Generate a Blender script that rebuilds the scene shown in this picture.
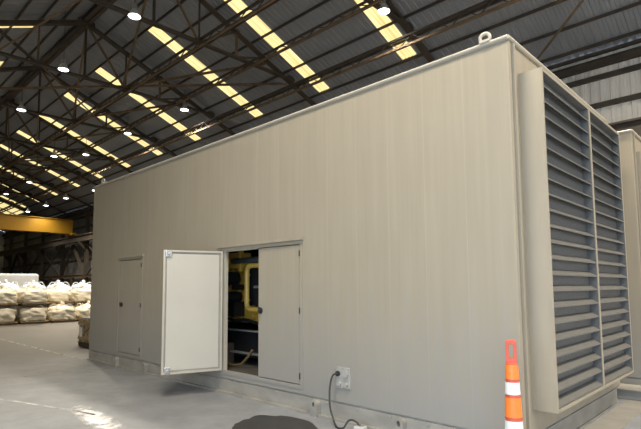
import bpy, bmesh, math, random
from mathutils import Vector, Matrix, noise
R = math.radians
random.seed(7)
S = bpy.context.scene
for o in list(bpy.data.objects):
    bpy.data.objects.remove(o)
COL = S.collection

# ------------------------------------------------------------------ camera
cd = bpy.data.cameras.new('camera')
cam = bpy.data.objects.new('camera', cd)
COL.objects.link(cam)
FPX = 489.85
cd.sensor_fit = 'HORIZONTAL'
cd.sensor_width = 36.0
cd.lens = FPX / 641 * 36
cd.shift_x = 1.5 / 641
cd.shift_y = 30.8 / 641
cd.clip_end = 300
CX, CY, CZ = 1.8378, -4.5191, 1.6
fw = Vector((-0.69225795, 0.71646496, 0.08635331))
rt = Vector((0.7187191, 0.69526641, -0.00689041))
up = Vector((0.06497529, -0.05729384, 0.99624075))
m = Matrix((rt, up, -fw)).transposed().to_4x4()
m.translation = (CX, CY, CZ)
cam.matrix_world = m
S.camera = cam

# ------------------------------------------------------------------ light, exposure
S.view_settings.view_transform = 'Standard'
S.view_settings.look = 'None'
S.view_settings.gamma = 1
S.view_settings.use_curve_mapping = False
S.view_settings.exposure = 0.5
W = bpy.data.worlds.new('overcast')
S.world = W
W.use_nodes = True
bg = W.node_tree.nodes['Background']
bg.inputs[0].default_value = (0.86, 0.93, 1.0, 1)
bg.inputs[1].default_value = 1.2

def area(name, loc, aim, sx, sy, power, color):
    l = bpy.data.lights.new(name, 'AREA')
    l.shape = 'RECTANGLE'; l.size = sx; l.size_y = sy; l.energy = power; l.color = color
    o = bpy.data.objects.new(name, l); COL.objects.link(o)
    o.location = loc
    o.rotation_euler = (Vector(aim) - Vector(loc)).to_track_quat('-Z', 'Y').to_euler()
    return o
# daylight through the open roller door behind the camera
area('doorway_daylight', (3.2, -7.6, 2.3), (0.6, 0, .6), 9.5, 4.4, 330, (0.50, 0.74, 1.0))
area('added_gable_fill', (13.4, 2.5, 2.6), (0, 2.5, 1.5), 8, 5.0, 170, (1.0, 0.95, 0.86))  # fill light added outside the unseen right gable for the louvred end

# ------------------------------------------------------------------ materials
def mat(name, col, rough=0.6, metal=0.0, var=0.0, scale=3.0, bump=0.0, bscale=40.0, spec=0.5, col2=None, stretch=(1, 1, 1)):
    M = bpy.data.materials.new(name); M.use_nodes = True
    nt = M.node_tree; b = nt.nodes['Principled BSDF']
    b.inputs['Base Color'].default_value = (*col, 1)
    b.inputs['Roughness'].default_value = rough
    b.inputs['Metallic'].default_value = metal
    b.inputs['Specular IOR Level'].default_value = spec
    tc = nt.nodes.new('ShaderNodeTexCoord')
    mp = nt.nodes.new('ShaderNodeMapping'); mp.inputs['Scale'].default_value = stretch
    nt.links.new(tc.outputs['Object'], mp.inputs[0])
    if var > 0 or col2:
        n = nt.nodes.new('ShaderNodeTexNoise'); n.inputs['Scale'].default_value = scale; n.inputs['Detail'].default_value = 6
        nt.links.new(mp.outputs[0], n.inputs[0])
        r = nt.nodes.new('ShaderNodeValToRGB')
        r.color_ramp.elements[0].position = 0.32; r.color_ramp.elements[1].position = 0.68
        c2 = col2 or tuple(c * (1 + var) for c in col)
        c1 = col if col2 else tuple(c * (1 - var) for c in col)
        r.color_ramp.elements[0].color = (*c1, 1); r.color_ramp.elements[1].color = (*c2, 1)
        nt.links.new(n.outputs[0], r.inputs[0]); nt.links.new(r.outputs[0], b.inputs['Base Color'])
    if bump > 0:
        n2 = nt.nodes.new('ShaderNodeTexNoise'); n2.inputs['Scale'].default_value = bscale
        nt.links.new(mp.outputs[0], n2.inputs[0])
        bp = nt.nodes.new('ShaderNodeBump'); bp.inputs['Strength'].default_value = bump; bp.inputs['Distance'].default_value = 0.02
        nt.links.new(n2.outputs[0], bp.inputs['Height']); nt.links.new(bp.outputs[0], b.inputs['Normal'])
    return M

def emit(name, col, strength):
    M = bpy.data.materials.new(name); M.use_nodes = True
    nt = M.node_tree; b = nt.nodes['Principled BSDF']
    b.inputs['Base Color'].default_value = (*[c * .5 for c in col], 1)
    b.inputs['Emission Color'].default_value = (*col, 1)
    b.inputs['Emission Strength'].default_value = strength
    return M

def panel_paint(name, col, seams=True):
    """sand paint on sheet steel: faint vertical streaks and vertical panel seams every 0.475 m"""
    M = mat(name, col, 0.55, var=0.035, scale=1.6, stretch=(4, 4, .5), spec=0.35)
    nt = M.node_tree; b = nt.nodes['Principled BSDF']
    src = b.inputs['Base Color'].links[0].from_socket
    g = nt.nodes.new('ShaderNodeTexCoord'); sp = nt.nodes.new('ShaderNodeSeparateXYZ')
    nt.links.new(g.outputs['Object'], sp.inputs[0])
    def math_(op, a, v=None, w=None):
        n = nt.nodes.new('ShaderNodeMath'); n.operation = op
        nt.links.new(a, n.inputs[0])
        if v is not None: n.inputs[1].default_value = v
        if w is not None: n.inputs[2].default_value = w
        return n.outputs[0]
    d = math_('PINGPONG', sp.outputs[0], 0.2375)
    s = math_('LESS_THAN', d, 0.004 if seams else -1)
    mx = nt.nodes.new('ShaderNodeMix'); mx.data_type = 'RGBA'
    nt.links.new(s, mx.inputs['Factor']); nt.links.new(src, mx.inputs['A'])
    mx.inputs['B'].default_value = (*[c * 1.13 for c in col], 1)
    nt.links.new(mx.outputs['Result'], b.inputs['Base Color'])
    # broad blotches of dust and a finer second streak
    n = nt.nodes.new('ShaderNodeTexNoise'); n.inputs['Scale'].default_value = 1.0; n.inputs['Detail'].default_value = 8
    mp = nt.nodes.new('ShaderNodeMapping'); mp.inputs['Scale'].default_value = (22, 22, .5)
    nt.links.new(g.outputs['Object'], mp.inputs[0]); nt.links.new(mp.outputs[0], n.inputs[0])
    r = nt.nodes.new('ShaderNodeMapRange'); r.inputs[1].default_value = .3; r.inputs[2].default_value = .7
    r.inputs[3].default_value = .965; r.inputs[4].default_value = 1.035
    nt.links.new(n.outputs[0], r.inputs[0])
    mm = nt.nodes.new('ShaderNodeMix'); mm.data_type = 'RGBA'; mm.blend_type = 'MULTIPLY'; mm.inputs['Factor'].default_value = 1
    nt.links.new(mx.outputs['Result'], mm.inputs['A']); nt.links.new(r.outputs[0], mm.inputs['B'])
    # cooler, greyer daylight on the lower sheets, painted in as ragged streaks
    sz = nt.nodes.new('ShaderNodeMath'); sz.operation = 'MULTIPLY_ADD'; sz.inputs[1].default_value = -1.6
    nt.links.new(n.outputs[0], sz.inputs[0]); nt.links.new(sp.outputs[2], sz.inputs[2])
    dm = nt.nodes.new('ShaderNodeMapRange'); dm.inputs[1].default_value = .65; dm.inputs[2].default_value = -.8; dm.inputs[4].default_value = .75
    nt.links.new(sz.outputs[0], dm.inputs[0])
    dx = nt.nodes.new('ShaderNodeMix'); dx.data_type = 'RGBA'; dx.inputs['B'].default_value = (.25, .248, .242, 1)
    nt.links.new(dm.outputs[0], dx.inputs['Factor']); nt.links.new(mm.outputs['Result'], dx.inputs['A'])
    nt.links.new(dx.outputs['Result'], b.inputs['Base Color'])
    return M

M = {}
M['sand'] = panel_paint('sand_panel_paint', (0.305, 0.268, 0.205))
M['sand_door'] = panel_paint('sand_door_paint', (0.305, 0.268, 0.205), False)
M['sand_plain'] = mat('sand_paint', (0.31, 0.272, 0.21), 0.5, var=.06, scale=2, stretch=(3, 3, .6), spec=.4)
M['sand_light'] = mat('door_lining_paint', (0.46, 0.435, 0.38), 0.5, var=.03, scale=1.5, spec=.4)
M['sand_trim'] = mat('trim_paint', (0.42, 0.385, 0.32), 0.4, var=.05, scale=3)
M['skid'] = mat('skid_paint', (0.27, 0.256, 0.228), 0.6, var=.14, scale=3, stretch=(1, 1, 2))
M['louver'] = mat('louver_steel', (0.125, 0.121, 0.112), 0.5, var=.06, scale=4)
M['screen'] = mat('grey_mesh_screen', (0.12, 0.12, 0.118), 0.7, var=.15, scale=30)
M['chrome'] = mat('zinc_plate', (0.5, 0.5, 0.51), 0.25, .8)
M['gasket'] = mat('black_rubber', (0.018, 0.018, 0.018), 0.6)
M['black'] = mat('black_paint', (0.012, 0.012, 0.013), 0.5, var=.2)
M['black_gloss'] = mat('dark_pipe_lagging', (0.20, 0.20, 0.21), 0.35, .4)
M['yellow'] = mat('engine_yellow', (0.80, 0.47, 0.07), 0.45, var=.12, scale=8)
M['foot'] = mat('brown_primer', (0.09, 0.07, 0.05), 0.7)
M['yellow_pipe'] = mat('engine_yellow_gloss', (0.80, 0.50, 0.10), 0.3, var=.06, scale=6)
M['ochre'] = mat('ochre_rubber', (0.13, 0.085, 0.035), 0.6)
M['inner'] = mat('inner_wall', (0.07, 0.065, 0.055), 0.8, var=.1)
M['grey_steel'] = mat('grey_steel', (0.28, 0.28, 0.28), 0.5, .2, var=.1)
M['crane'] = mat('crane_yellow', (0.36, 0.19, 0.009), 0.5, var=.05, scale=.6)
M['steel'] = mat('dark_truss_steel', (0.04, 0.034, 0.029), 0.7, var=.3, scale=2, col2=(0.068, 0.052, 0.038))
M['rust'] = mat('rusty_steel', (0.10, 0.07, 0.045), 0.75, var=.3, scale=3, col2=(0.17, 0.115, 0.07))
M['roof'] = mat('roof_sheet', (0.225, 0.24, 0.265), 0.6, var=.1, scale=.5)
M['wallsheet'] = mat('wall_sheet', (0.72, 0.70, 0.66), 0.55, var=.12, scale=.6, stretch=(1, 1, .3))
M['darksheet'] = mat('dark_wall_sheet', (0.15, 0.148, 0.142), 0.6, var=.25, scale=.5, stretch=(1, 1, .4))
M['skylight'] = emit('translucent_sheet', (1.0, 0.80, 0.36), .85)
def weather(Mt):
    nt = Mt.node_tree; b_ = nt.nodes['Principled BSDF']
    tc = nt.nodes.new('ShaderNodeTexCoord'); mp = nt.nodes.new('ShaderNodeMapping'); mp.inputs['Scale'].default_value = (14, .5, .5)
    n_ = nt.nodes.new('ShaderNodeTexNoise'); n_.inputs['Scale'].default_value = 1.3; n_.inputs['Detail'].default_value = 4
    r_ = nt.nodes.new('ShaderNodeValToRGB'); r_.color_ramp.elements[0].position = .3; r_.color_ramp.elements[1].position = .62
    r_.color_ramp.elements[0].color = (.62, .43, .13, 1); r_.color_ramp.elements[1].color = (1.0, .86, .44, 1)
    nt.links.new(tc.outputs['Object'], mp.inputs[0]); nt.links.new(mp.outputs[0], n_.inputs[0]); nt.links.new(n_.outputs[0], r_.inputs[0])
    nt.links.new(r_.outputs[0], b_.inputs['Emission Color'])
weather(M['skylight'])
M['lamp'] = emit('lamp_glow', (0.93, 0.97, 1.0), 10)
M['lamp_body'] = mat('lamp_housing', (0.35, 0.35, 0.35), 0.4, .6)
M['reflector'] = mat('lamp_reflector', (0.6, 0.6, 0.58), 0.3, .3)
M['bag'] = mat('woven_bag', (0.68, 0.625, 0.51), 0.85, var=.12, scale=3, bump=.5, bscale=6)
M['bag_white'] = mat('white_woven_bag', (0.66, 0.69, 0.74), 0.8, var=.1, scale=3, bump=.5, bscale=6)
M['tarp'] = mat('white_tarp', (0.5, 0.5, 0.51), 0.7, var=.05, scale=1, bump=.3, bscale=2)
M['wood'] = mat('pallet_wood', (0.33, 0.24, 0.13), 0.8, var=.3, scale=6)
M['wood_dark'] = mat('dark_wood', (0.05, 0.035, 0.022), 0.8, var=.3)
M['paper'] = mat('paper', (0.75, 0.74, 0.7), 0.8)
M['orange'] = mat('cone_orange', (0.55, 0.085, 0.045), 0.45, var=.06, scale=12)
M['orange_sheeting'] = mat('cone_orange_sheeting', (0.85, 0.20, 0.03), 0.35, var=.05, scale=30)  # brighter orange sheeting of the cone bands
M['cone_white'] = mat('reflective_white', (0.70, 0.71, 0.72), 0.35, var=.04, scale=30)
M['cable'] = mat('cable_rubber', (0.02, 0.02, 0.021), 0.5)
M['plug'] = mat('white_plastic', (0.5, 0.5, 0.49), 0.4)
M['socket'] = mat('socket_plate', (0.36, 0.35, 0.325), 0.4, .1, var=.05)
M['line'] = mat('worn_line_paint', (0.30, 0.28, 0.24), 0.7, var=.35, scale=3, col2=(0.46, 0.44, 0.38))
M['line_white'] = mat('worn_white_line_paint', (0.42, 0.42, 0.42), 0.7, scale=2.5, col2=(0.62, 0.62, 0.62))
M['powder'] = mat('white_powder', (0.5, 0.5, 0.51), 0.9, scale=6, col2=(0.68, 0.68, 0.69))
M['wet'] = mat('wet_oil_stain', (0.035, 0.035, 0.035), 0.55, var=.25, scale=5)

def worn(Mt, scale, lo, hi, radial=None):
    """let the concrete show through where the paint or powder is worn away"""
    nt = Mt.node_tree; b_ = nt.nodes['Principled BSDF']
    tc = nt.nodes.new('ShaderNodeTexCoord')
    n_ = nt.nodes.new('ShaderNodeTexNoise'); n_.inputs['Scale'].default_value = scale; n_.inputs['Detail'].default_value = 8
    nt.links.new(tc.outputs['Object'], n_.inputs[0]); src = n_.outputs[0]
    if radial:
        mp = nt.nodes.new('ShaderNodeMapping'); mp.inputs['Scale'].default_value = (1 / radial[0], 1 / radial[1], 0)
        ln = nt.nodes.new('ShaderNodeVectorMath'); ln.operation = 'LENGTH'
        nt.links.new(tc.outputs['Object'], mp.inputs[0]); nt.links.new(mp.outputs[0], ln.inputs[0])
        su = nt.nodes.new('ShaderNodeMath'); su.operation = 'MULTIPLY_ADD'; su.inputs[1].default_value = -.55
        nt.links.new(ln.outputs['Value'], su.inputs[0]); nt.links.new(src, su.inputs[2]); src = su.outputs[0]
    r_ = nt.nodes.new('ShaderNodeMapRange'); r_.inputs[1].default_value = lo; r_.inputs[2].default_value = hi
    nt.links.new(src, r_.inputs[0]); nt.links.new(r_.outputs[0], b_.inputs['Alpha'])
worn(M['line'], 4, .2, .62); worn(M['line_white'], 4, .2, .62); worn(M['powder'], 6, .02, .30, (1.0, .2))

def floor_mat():
    F = mat('concrete_floor', (0.20, 0.208, 0.222), 0.5, scale=.35, col2=(0.285, 0.296, 0.315), bump=.06, bscale=8, spec=.45)
    nt = F.node_tree; b = nt.nodes['Principled BSDF']
    src = b.inputs['Base Color'].links[0].from_socket
    tc = nt.nodes.new('ShaderNodeTexCoord')
    n = nt.nodes.new('ShaderNodeTexNoise'); n.inputs['Scale'].default_value = 2.2; n.inputs['Detail'].default_value = 10; n.inputs['Roughness'].default_value = .7
    nt.links.new(tc.outputs['Object'], n.inputs[0])
    r = nt.nodes.new('ShaderNodeMapRange'); r.inputs[1].default_value = .3; r.inputs[2].default_value = .7
    r.inputs[3].default_value = .8; r.inputs[4].default_value = 1.18
    nt.links.new(n.outputs[0], r.inputs[0])
    mm = nt.nodes.new('ShaderNodeMix'); mm.data_type = 'RGBA'; mm.blend_type = 'MULTIPLY'; mm.inputs['Factor'].default_value = 1
    nt.links.new(src, mm.inputs['A']); nt.links.new(r.outputs[0], mm.inputs['B'])
    nt.links.new(mm.outputs['Result'], b.inputs['Base Color'])
    # browner, dirtier concrete deep inside the hall
    mx = nt.nodes.new('ShaderNodeMix'); mx.data_type = 'RGBA'; mx.blend_type = 'MULTIPLY'
    mx.inputs['B'].default_value = (.30, .26, .20, 1)
    sp = nt.nodes.new('ShaderNodeSeparateXYZ'); nt.links.new(tc.outputs['Object'], sp.inputs[0])
    n3 = nt.nodes.new('ShaderNodeTexNoise'); n3.inputs['Scale'].default_value = .45; n3.inputs['Detail'].default_value = 5
    nt.links.new(tc.outputs['Object'], n3.inputs[0])
    ma = nt.nodes.new('ShaderNodeMath'); ma.operation = 'MULTIPLY_ADD'; ma.inputs[1].default_value = 7
    nt.links.new(n3.outputs[0], ma.inputs[0]); nt.links.new(sp.outputs[0], ma.inputs[2])
    mr = nt.nodes.new('ShaderNodeMapRange'); mr.inputs[1].default_value = -3.5; mr.inputs[2].default_value = -9.5
    nt.links.new(ma.outputs[0], mr.inputs[0]); nt.links.new(mr.outputs[0], mx.inputs['Factor'])
    nt.links.new(mm.outputs['Result'], mx.inputs['A']); nt.links.new(mx.outputs['Result'], b.inputs['Base Color'])
    return F
M['floor'] = floor_mat()

# ------------------------------------------------------------------ mesh helpers
class MB:
    def __init__(s): s.v = []; s.f = []
    def add(s, vs, fs):
        n = len(s.v); s.v += [tuple(v) for v in vs]; s.f += [tuple(i + n for i in f) for f in fs]; return s
    def box(s, x0, x1, y0, y1, z0, z1):
        vs = [(x, y, z) for z in (z0, z1) for y in (y0, y1) for x in (x0, x1)]
        return s.add(vs, [(0, 2, 3, 1), (4, 5, 7, 6), (0, 1, 5, 4), (2, 6, 7, 3), (0, 4, 6, 2), (1, 3, 7, 5)])
    def frame(s, p, q, side=None):
        p, q = Vector(p), Vector(q); d = (q - p).normalized()
        ref = Vector((0, 0, 1)) if abs(d.z) < .95 else Vector((1, 0, 0))
        a = d.cross(ref).normalized(); b = a.cross(d).normalized()
        return p, q, a, b
    def bar(s, p, q, w, h=None):
        h = h or w
        p, q, a, b = s.frame(p, q)
        vs = [c + a * (i * w / 2) + b * (j * h / 2) for c in (p, q) for i, j in ((-1, -1), (1, -1), (1, 1), (-1, 1))]
        return s.add(vs, [(0, 1, 2, 3), (7, 6, 5, 4), (0, 4, 5, 1), (1, 5, 6, 2), (2, 6, 7, 3), (3, 7, 4, 0)])
    def angle(s, p, q, w, t=None):
        """L section"""
        t = t or w * .18
        p, q, a, b = s.frame(p, q)
        prof = [(-w/2, -w/2), (w/2, -w/2), (w/2, -w/2 + t), (-w/2 + t, -w/2 + t), (-w/2 + t, w/2), (-w/2, w/2)]
        n = len(prof)
        vs = [c + a * i + b * j for c in (p, q) for i, j in prof]
        fs = [tuple(reversed(range(n))), tuple(range(n, 2 * n))] + [(k, (k + 1) % n, n + (k + 1) % n, n + k) for k in range(n)]
        return s.add(vs, fs)
    def ibeam(s, p, q, w, h, t=.03):
        p, q, a, b = s.frame(p, q)
        prof = [(-w/2, -h/2), (w/2, -h/2), (w/2, -h/2 + t), (t/2, -h/2 + t), (t/2, h/2 - t), (w/2, h/2 - t), (w/2, h/2), (-w/2, h/2),
                (-w/2, h/2 - t), (-t/2, h/2 - t), (-t/2, -h/2 + t), (-w/2, -h/2 + t)]
        n = 12
        vs = [c + a * i + b * j for c in (p, q) for i, j in prof]
        fs = [(0, 11, 2, 1), (11, 10, 3, 2), (10, 9, 4, 3), (9, 8, 5, 4), (8, 7, 6, 5)]
        fs = fs + [tuple(n + i for i in reversed(f)) for f in fs]
        fs += [(k, (k + 1) % n, n + (k + 1) % n, n + k) for k in range(n)]
        return s.add(vs, fs)
    def tube(s, pts, r, n=10, cap=True):
        pts = [Vector(p) for p in pts]; rs = r if isinstance(r, (list, tuple)) else [r] * len(pts)
        vs = []; prev = None
        for i, p in enumerate(pts):
            d = (pts[min(i + 1, len(pts) - 1)] - pts[max(i - 1, 0)]).normalized()
            if prev is None:
                ref = Vector((0, 0, 1)) if abs(d.z) < .9 else Vector((1, 0, 0))
                a = d.cross(ref).normalized()
            else:
                a = (prev - d * prev.dot(d)).normalized()
            b = d.cross(a); prev = a
            for k in range(n):
                t = 2 * math.pi * k / n
                vs.append(p + (a * math.cos(t) + b * math.sin(t)) * rs[i])
        fs = []
        for i in range(len(pts) - 1):
            for k in range(n):
                fs.append((i * n + k, i * n + (k + 1) % n, (i + 1) * n + (k + 1) % n, (i + 1) * n + k))
        if cap:
            fs.append(tuple(reversed(range(n)))); fs.append(tuple(range((len(pts) - 1) * n, len(pts) * n)))
        return s.add(vs, fs)
    def lathe(s, prof, c=(0, 0, 0), n=20, cap=True):
        """profile (r, z) turned round the z axis"""
        return s.tube2([(c[0], c[1], c[2] + z) for r, z in prof], [max(r, .0005) for r, z in prof], n, cap)
    def tube2(s, pts, rs, n, cap):
        vs = [(p[0] + r * math.cos(2 * math.pi * k / n), p[1] + r * math.sin(2 * math.pi * k / n), p[2]) for p, r in zip(pts, rs) for k in range(n)]
        fs = [(i * n + k, i * n + (k + 1) % n, (i + 1) * n + (k + 1) % n, (i + 1) * n + k) for i in range(len(pts) - 1) for k in range(n)]
        if cap:
            fs.append(tuple(reversed(range(n)))); fs.append(tuple(range((len(pts) - 1) * n, len(pts) * n)))
        return s.add(vs, fs)
    def torus(s, c, R_, r, axis, n=28, m_=10):
        ax = Vector(axis).normalized(); ref = Vector((0, 0, 1)) if abs(ax.z) < .9 else Vector((1, 0, 0))
        a = ax.cross(ref).normalized(); b = ax.cross(a); c = Vector(c); vs = []; fs = []
        for i in range(n):
            t = 2 * math.pi * i / n; d = a * math.cos(t) + b * math.sin(t)
            for j in range(m_):
                u = 2 * math.pi * j / m_
                vs.append(c + d * (R_ + r * math.cos(u)) + ax * r * math.sin(u))
        for i in range(n):
            for j in range(m_):
                fs.append((i * m_ + j, ((i + 1) % n) * m_ + j, ((i + 1) % n) * m_ + (j + 1) % m_, i * m_ + (j + 1) % m_))
        return s.add(vs, fs)
    def prism(s, poly, z0, z1):
        n = len(poly)
        vs = [(x, y, z0) for x, y in poly] + [(x, y, z1) for x, y in poly]
        return s.add(vs, [tuple(reversed(range(n))), tuple(range(n, 2 * n))] + [(k, (k + 1) % n, n + (k + 1) % n, n + k) for k in range(n)])
    def build(s, name, material, parent=None, loc=(0, 0, 0), smooth=False, bevel=0.0):
        me = bpy.data.meshes.new(name)
        L = Vector(loc)
        me.from_pydata([Vector(v) - L for v in s.v], [], s.f)
        bm = bmesh.new(); bm.from_mesh(me); bmesh.ops.recalc_face_normals(bm, faces=bm.faces); bm.to_mesh(me); bm.free()
        me.materials.append(material)
        if smooth:
            for p in me.polygons: p.use_smooth = True
            try: me.set_sharp_from_angle(angle=R(40))
            except Exception: pass
        o = bpy.data.objects.new(name, me); COL.objects.link(o)
        o.location = L
        if parent:
            # geometry is given in world coordinates; the parents carry no rotation here
            o.parent = parent
            o.location = L - wloc(parent)
        if bevel:
            b = o.modifiers.new('bevel', 'BEVEL'); b.width = bevel; b.segments = 2; b.limit_method = 'ANGLE'
        return o

def smooth_path(pts, k=5):
    P_ = [Vector(p) for p in pts]; out = []
    for i in range(len(P_) - 1):
        p0, p1, p2, p3 = P_[max(i - 1, 0)], P_[i], P_[i + 1], P_[min(i + 2, len(P_) - 1)]
        for j in range(k):
            t = j / k
            out.append(.5 * ((2 * p1) + (p2 - p0) * t + (2 * p0 - 5 * p1 + 4 * p2 - p3) * t * t + (3 * p1 - p0 - 3 * p2 + p3) * t ** 3))
    return out + [P_[-1]]

def wloc(o):
    v = Vector((0, 0, 0))
    while o:
        v += o.location; o = o.parent
    return v

def tag(o, label, cat, group=None, kind=None):
    o['label'] = label; o['category'] = cat
    if group: o['group'] = group
    if kind: o['kind'] = kind
    return o

def empty(name, loc, label, cat, group=None):
    o = bpy.data.objects.new(name, None); COL.objects.link(o); o.location = loc
    o.empty_display_size = .2
    return tag(o, label, cat, group)

def struct(o):
    o['kind'] = 'structure'; return o

def copy_tree(o, parent=None):
    c = o.copy(); COL.objects.link(c); c.parent = parent
    for ch in list(o.children): copy_tree(ch, c)
    return c

ORD = ['nearest', 'second nearest', 'third nearest', 'fourth nearest', 'fifth nearest', 'sixth nearest', 'seventh nearest', 'eighth nearest',
       'ninth nearest', 'tenth nearest', 'eleventh nearest', 'twelfth nearest', 'thirteenth nearest', 'fourteenth nearest', 'fifteenth nearest',
       'sixteenth nearest', 'seventeenth nearest', 'eighteenth nearest', 'nineteenth nearest', 'twentieth nearest', 'twenty-first nearest', 'twenty-second nearest', 'twenty-third nearest', 'twenty-fourth nearest', 'twenty-fifth nearest']

# ------------------------------------------------------------------ hall shell
T = math.tan(R(22))
RY, RZ = CY + 8.055, CZ + 12.445            # ridge
EY = 14.15                                    # far eave = far side wall
NY = 2 * RY - EY                              # near eave behind the camera
def roofz(y): return RZ - abs(y - RY) * T
X0, X1 = -78.0, 13.0

def corrugated(u0, u1, pitch, depth):
    out = []; u = u0
    while u < u1:
        out += [(u, 0), (u + pitch * .42, 0), (u + pitch * .52, depth), (u + pitch * .90, depth)]; u += pitch
    return out

struct(MB().box(X0 - 1, X1 + 6, NY - 8, EY + .4, -.3, 0).build('floor', M['floor']))

def roof_plane(name, ya, yb):
    pr = corrugated(X0, X1, .25, .03); vs = []; fs = []
    for (u, d) in pr:
        vs += [(u, ya, roofz(ya) + d), (u, yb, roofz(yb) + d)]
    for i in range(len(pr) - 1): fs.append((2 * i, 2 * i + 1, 2 * i + 3, 2 * i + 2))
    o = MB().add(vs, fs).build(name, M['roof'])
    sd = o.modifiers.new('thickness', 'SOLIDIFY'); sd.thickness = .004
    return struct(o)
roof_plane('ceiling_far', RY, EY + .3)
roof_plane('ceiling_near', RY, NY - .3)

def wall_sheet(name, y, z0, z1, xa, xb, depth, mm='wallsheet'):
    pr = corrugated(xa, xb, .30, depth); vs = []; fs = []
    for (u, d) in pr: vs += [(u, y - d, z0), (u, y - d, z1)]
    for i in range(len(pr) - 1): fs.append((2 * i, 2 * i + 1, 2 * i + 3, 2 * i + 2))
    o = MB().add(vs, fs).build(name, M[mm])
    sd = o.modifiers.new('thickness', 'SOLIDIFY'); sd.thickness = .004
    return struct(o)
wall_sheet('wall_far', EY, 0, roofz(EY) - .02, -18, X1, .06)
wall_sheet('wall_far_left', EY, 0, roofz(EY) - .02, X0, -18, .06, 'darksheet')  # left stretch of the far wall, in a darker sheet colour
def gable(name, x):
    b = MB().add([(x, NY, 0), (x, EY, 0), (x, EY, roofz(EY) - .05), (x, RY, RZ - .05), (x, NY, roofz(NY) - .05)], [(0, 1, 2, 3, 4)])
    o = b.build(name, M['wallsheet']); sd = o.modifiers.new('thickness', 'SOLIDIFY'); sd.thickness = .05
    return struct(o)
gable('wall_end', X0)
b = MB()
GA, GB, GZ = -2.5, 7.5, 5.2  # opening made in the unseen gable for the added fill light
for poly in ([(NY, 0), (GA, 0), (GA, GZ), (NY, GZ)], [(GB, 0), (EY, 0), (EY, GZ), (GB, GZ)], [(NY, GZ), (EY, GZ), (EY, roofz(EY) - .05), (RY, RZ - .05), (NY, roofz(NY) - .05)]):
    b.add([(X1, y, z) for y, z in poly], [tuple(range(len(poly)))])
o = b.build('wall_right', M['wallsheet']); sd = o.modifiers.new('thickness', 'SOLIDIFY'); sd.thickness = .05
struct(o)
# near side wall behind the camera with the open roller door
b = MB()
DX0, DX1, DZ = -1.8, 9.5, 4.8
b.box(X0, DX0, NY - .1, NY, 0, roofz(NY) - .03); b.box(DX1, X1, NY - .1, NY, 0, roofz(NY) - .03); b.box(DX0, DX1, NY - .1, NY, DZ, roofz(NY) - .03)
struct(b.build('wall_near', M['wallsheet']))

# purlins: they belong to the roof
for nm, sgn in (('trim_1', 1), ('trim_2', -1)):
    b = MB()
    for off in (.12, .93, 1.8, 2.72, 3.64, 4.55, 5.45, 6.4, 7.25, 8.1, 9.17, 10.2):
        y = RY + sgn * off
        b.box(X0 + .1, X1 - .1, y - .025, y + .025, roofz(y) - .135, roofz(y) - .035)
    b.box(X0 + .1, X1 - .1, min(RY + sgn * .02, RY + sgn * .2), max(RY + sgn * .02, RY + sgn * .2), RZ - .36, RZ - .14)
    struct(b.build(nm, M['steel']))
# wall girts and the eave strut along the far wall
b = MB()
for z in (8.78, 7.80): b.box(X0 + .1, X1 - .1, EY - .2, EY - .06, z - .08, z + .08)
for z in (9.64,): b.box(X0 + .1, X1 - .1, EY - .2, EY - .06, z - .05, z + .05)
for z in (4.6, 2.6, 1.2): b.box(X0 + .1, X1 - .1, EY - .2, EY - .06, z - .08, z + .08)
struct(b.build('trim_3', M['steel']))
b = MB().ibeam((X0 + .1, EY - .33, 9.2), (X1 - .1, EY - .33, 9.2), .2, .28)
struct(b.build('trim_4', M['steel']))

# ------------------------------------------------------------------ roof trusses
H = 9.55
TX = [CX - H * (1 + .675 * k) for k in range(0, 11)]
ZC = CZ + H
def truss(x, label):
    t = empty('roof_truss', (x, RY, ZC), label, 'roof truss', 'steel roof trusses')
    P = lambda dy, z: (x, RY + dy, z)
    zt = lambda dy: RZ - abs(dy) * T - .32
    for s in (1, -1):
        b = MB()
        b.angle((x - .06, RY, zt(0)), (x - .06, RY + s * 10.4, zt(10.4)), .16); b.angle((x + .06, RY, zt(0)), (x + .06, RY + s * 10.4, zt(10.4)), .16)
        b.build('rafter', M['steel'], t, loc=P(0, ZC))
    b = MB(); hl = 6.7
    b.angle((x - .05, RY - hl, ZC), (x - .05, RY + hl, ZC), .13); b.angle((x + .05, RY - hl, ZC), (x + .05, RY + hl, ZC), .13)
    b.build('bottom_chord', M['steel'], t, loc=P(0, ZC))
    web = [((0, zt(0)), (0, ZC), .08)]
    for s in (1, -1):
        web += [((0, zt(0)), (s * 1.9, ZC), .11), ((s * 1.9, ZC), (s * 1.9, zt(1.9)), .08), ((s * 1.9, ZC), (s * 3.65, zt(3.65)), .10),
                ((s * 3.65, zt(3.65)), (s * 3.65, ZC), .08), ((s * 3.65, ZC), (s * 5.2, zt(5.2)), .09)]
    for i, (p, q, w) in enumerate(web):
        MB().angle(P(*p), P(*q), w).build('web_member', M['rust'] if i % 3 == 1 else M['steel'], t, loc=P(0, ZC))
    for dy, z, a in ((0, zt(0), .42), (1.9, ZC, .26), (-1.9, ZC, .26), (hl, ZC, .28), (-hl, ZC, .28), (3.65, zt(3.65), .2), (-3.65, zt(3.65), .2), (0, ZC, .18)):
        MB().add([(x + e, RY + dy + a * math.cos(k * math.pi / 4 + .39), z + a * .6 * math.sin(k * math.pi / 4 + .39)) for e in (-.012, .012) for k in range(8)],
                 [tuple(range(8)), tuple(range(15, 7, -1))] + [(k, (k + 1) % 8, 8 + (k + 1) % 8, 8 + k) for k in range(8)]).build('gusset_plate', M['steel'], t, loc=P(0, ZC))
    return t
t0 = truss(TX[0], 'dark steel roof truss nearest the right end, above the sand enclosure')
for i, x in enumerate(TX[1:]):
    t = copy_tree(t0)
    t.location.x = x
    t['label'] = f'dark steel roof truss, {ORD[i + 1]} of the row counted from the louvred end'

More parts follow.
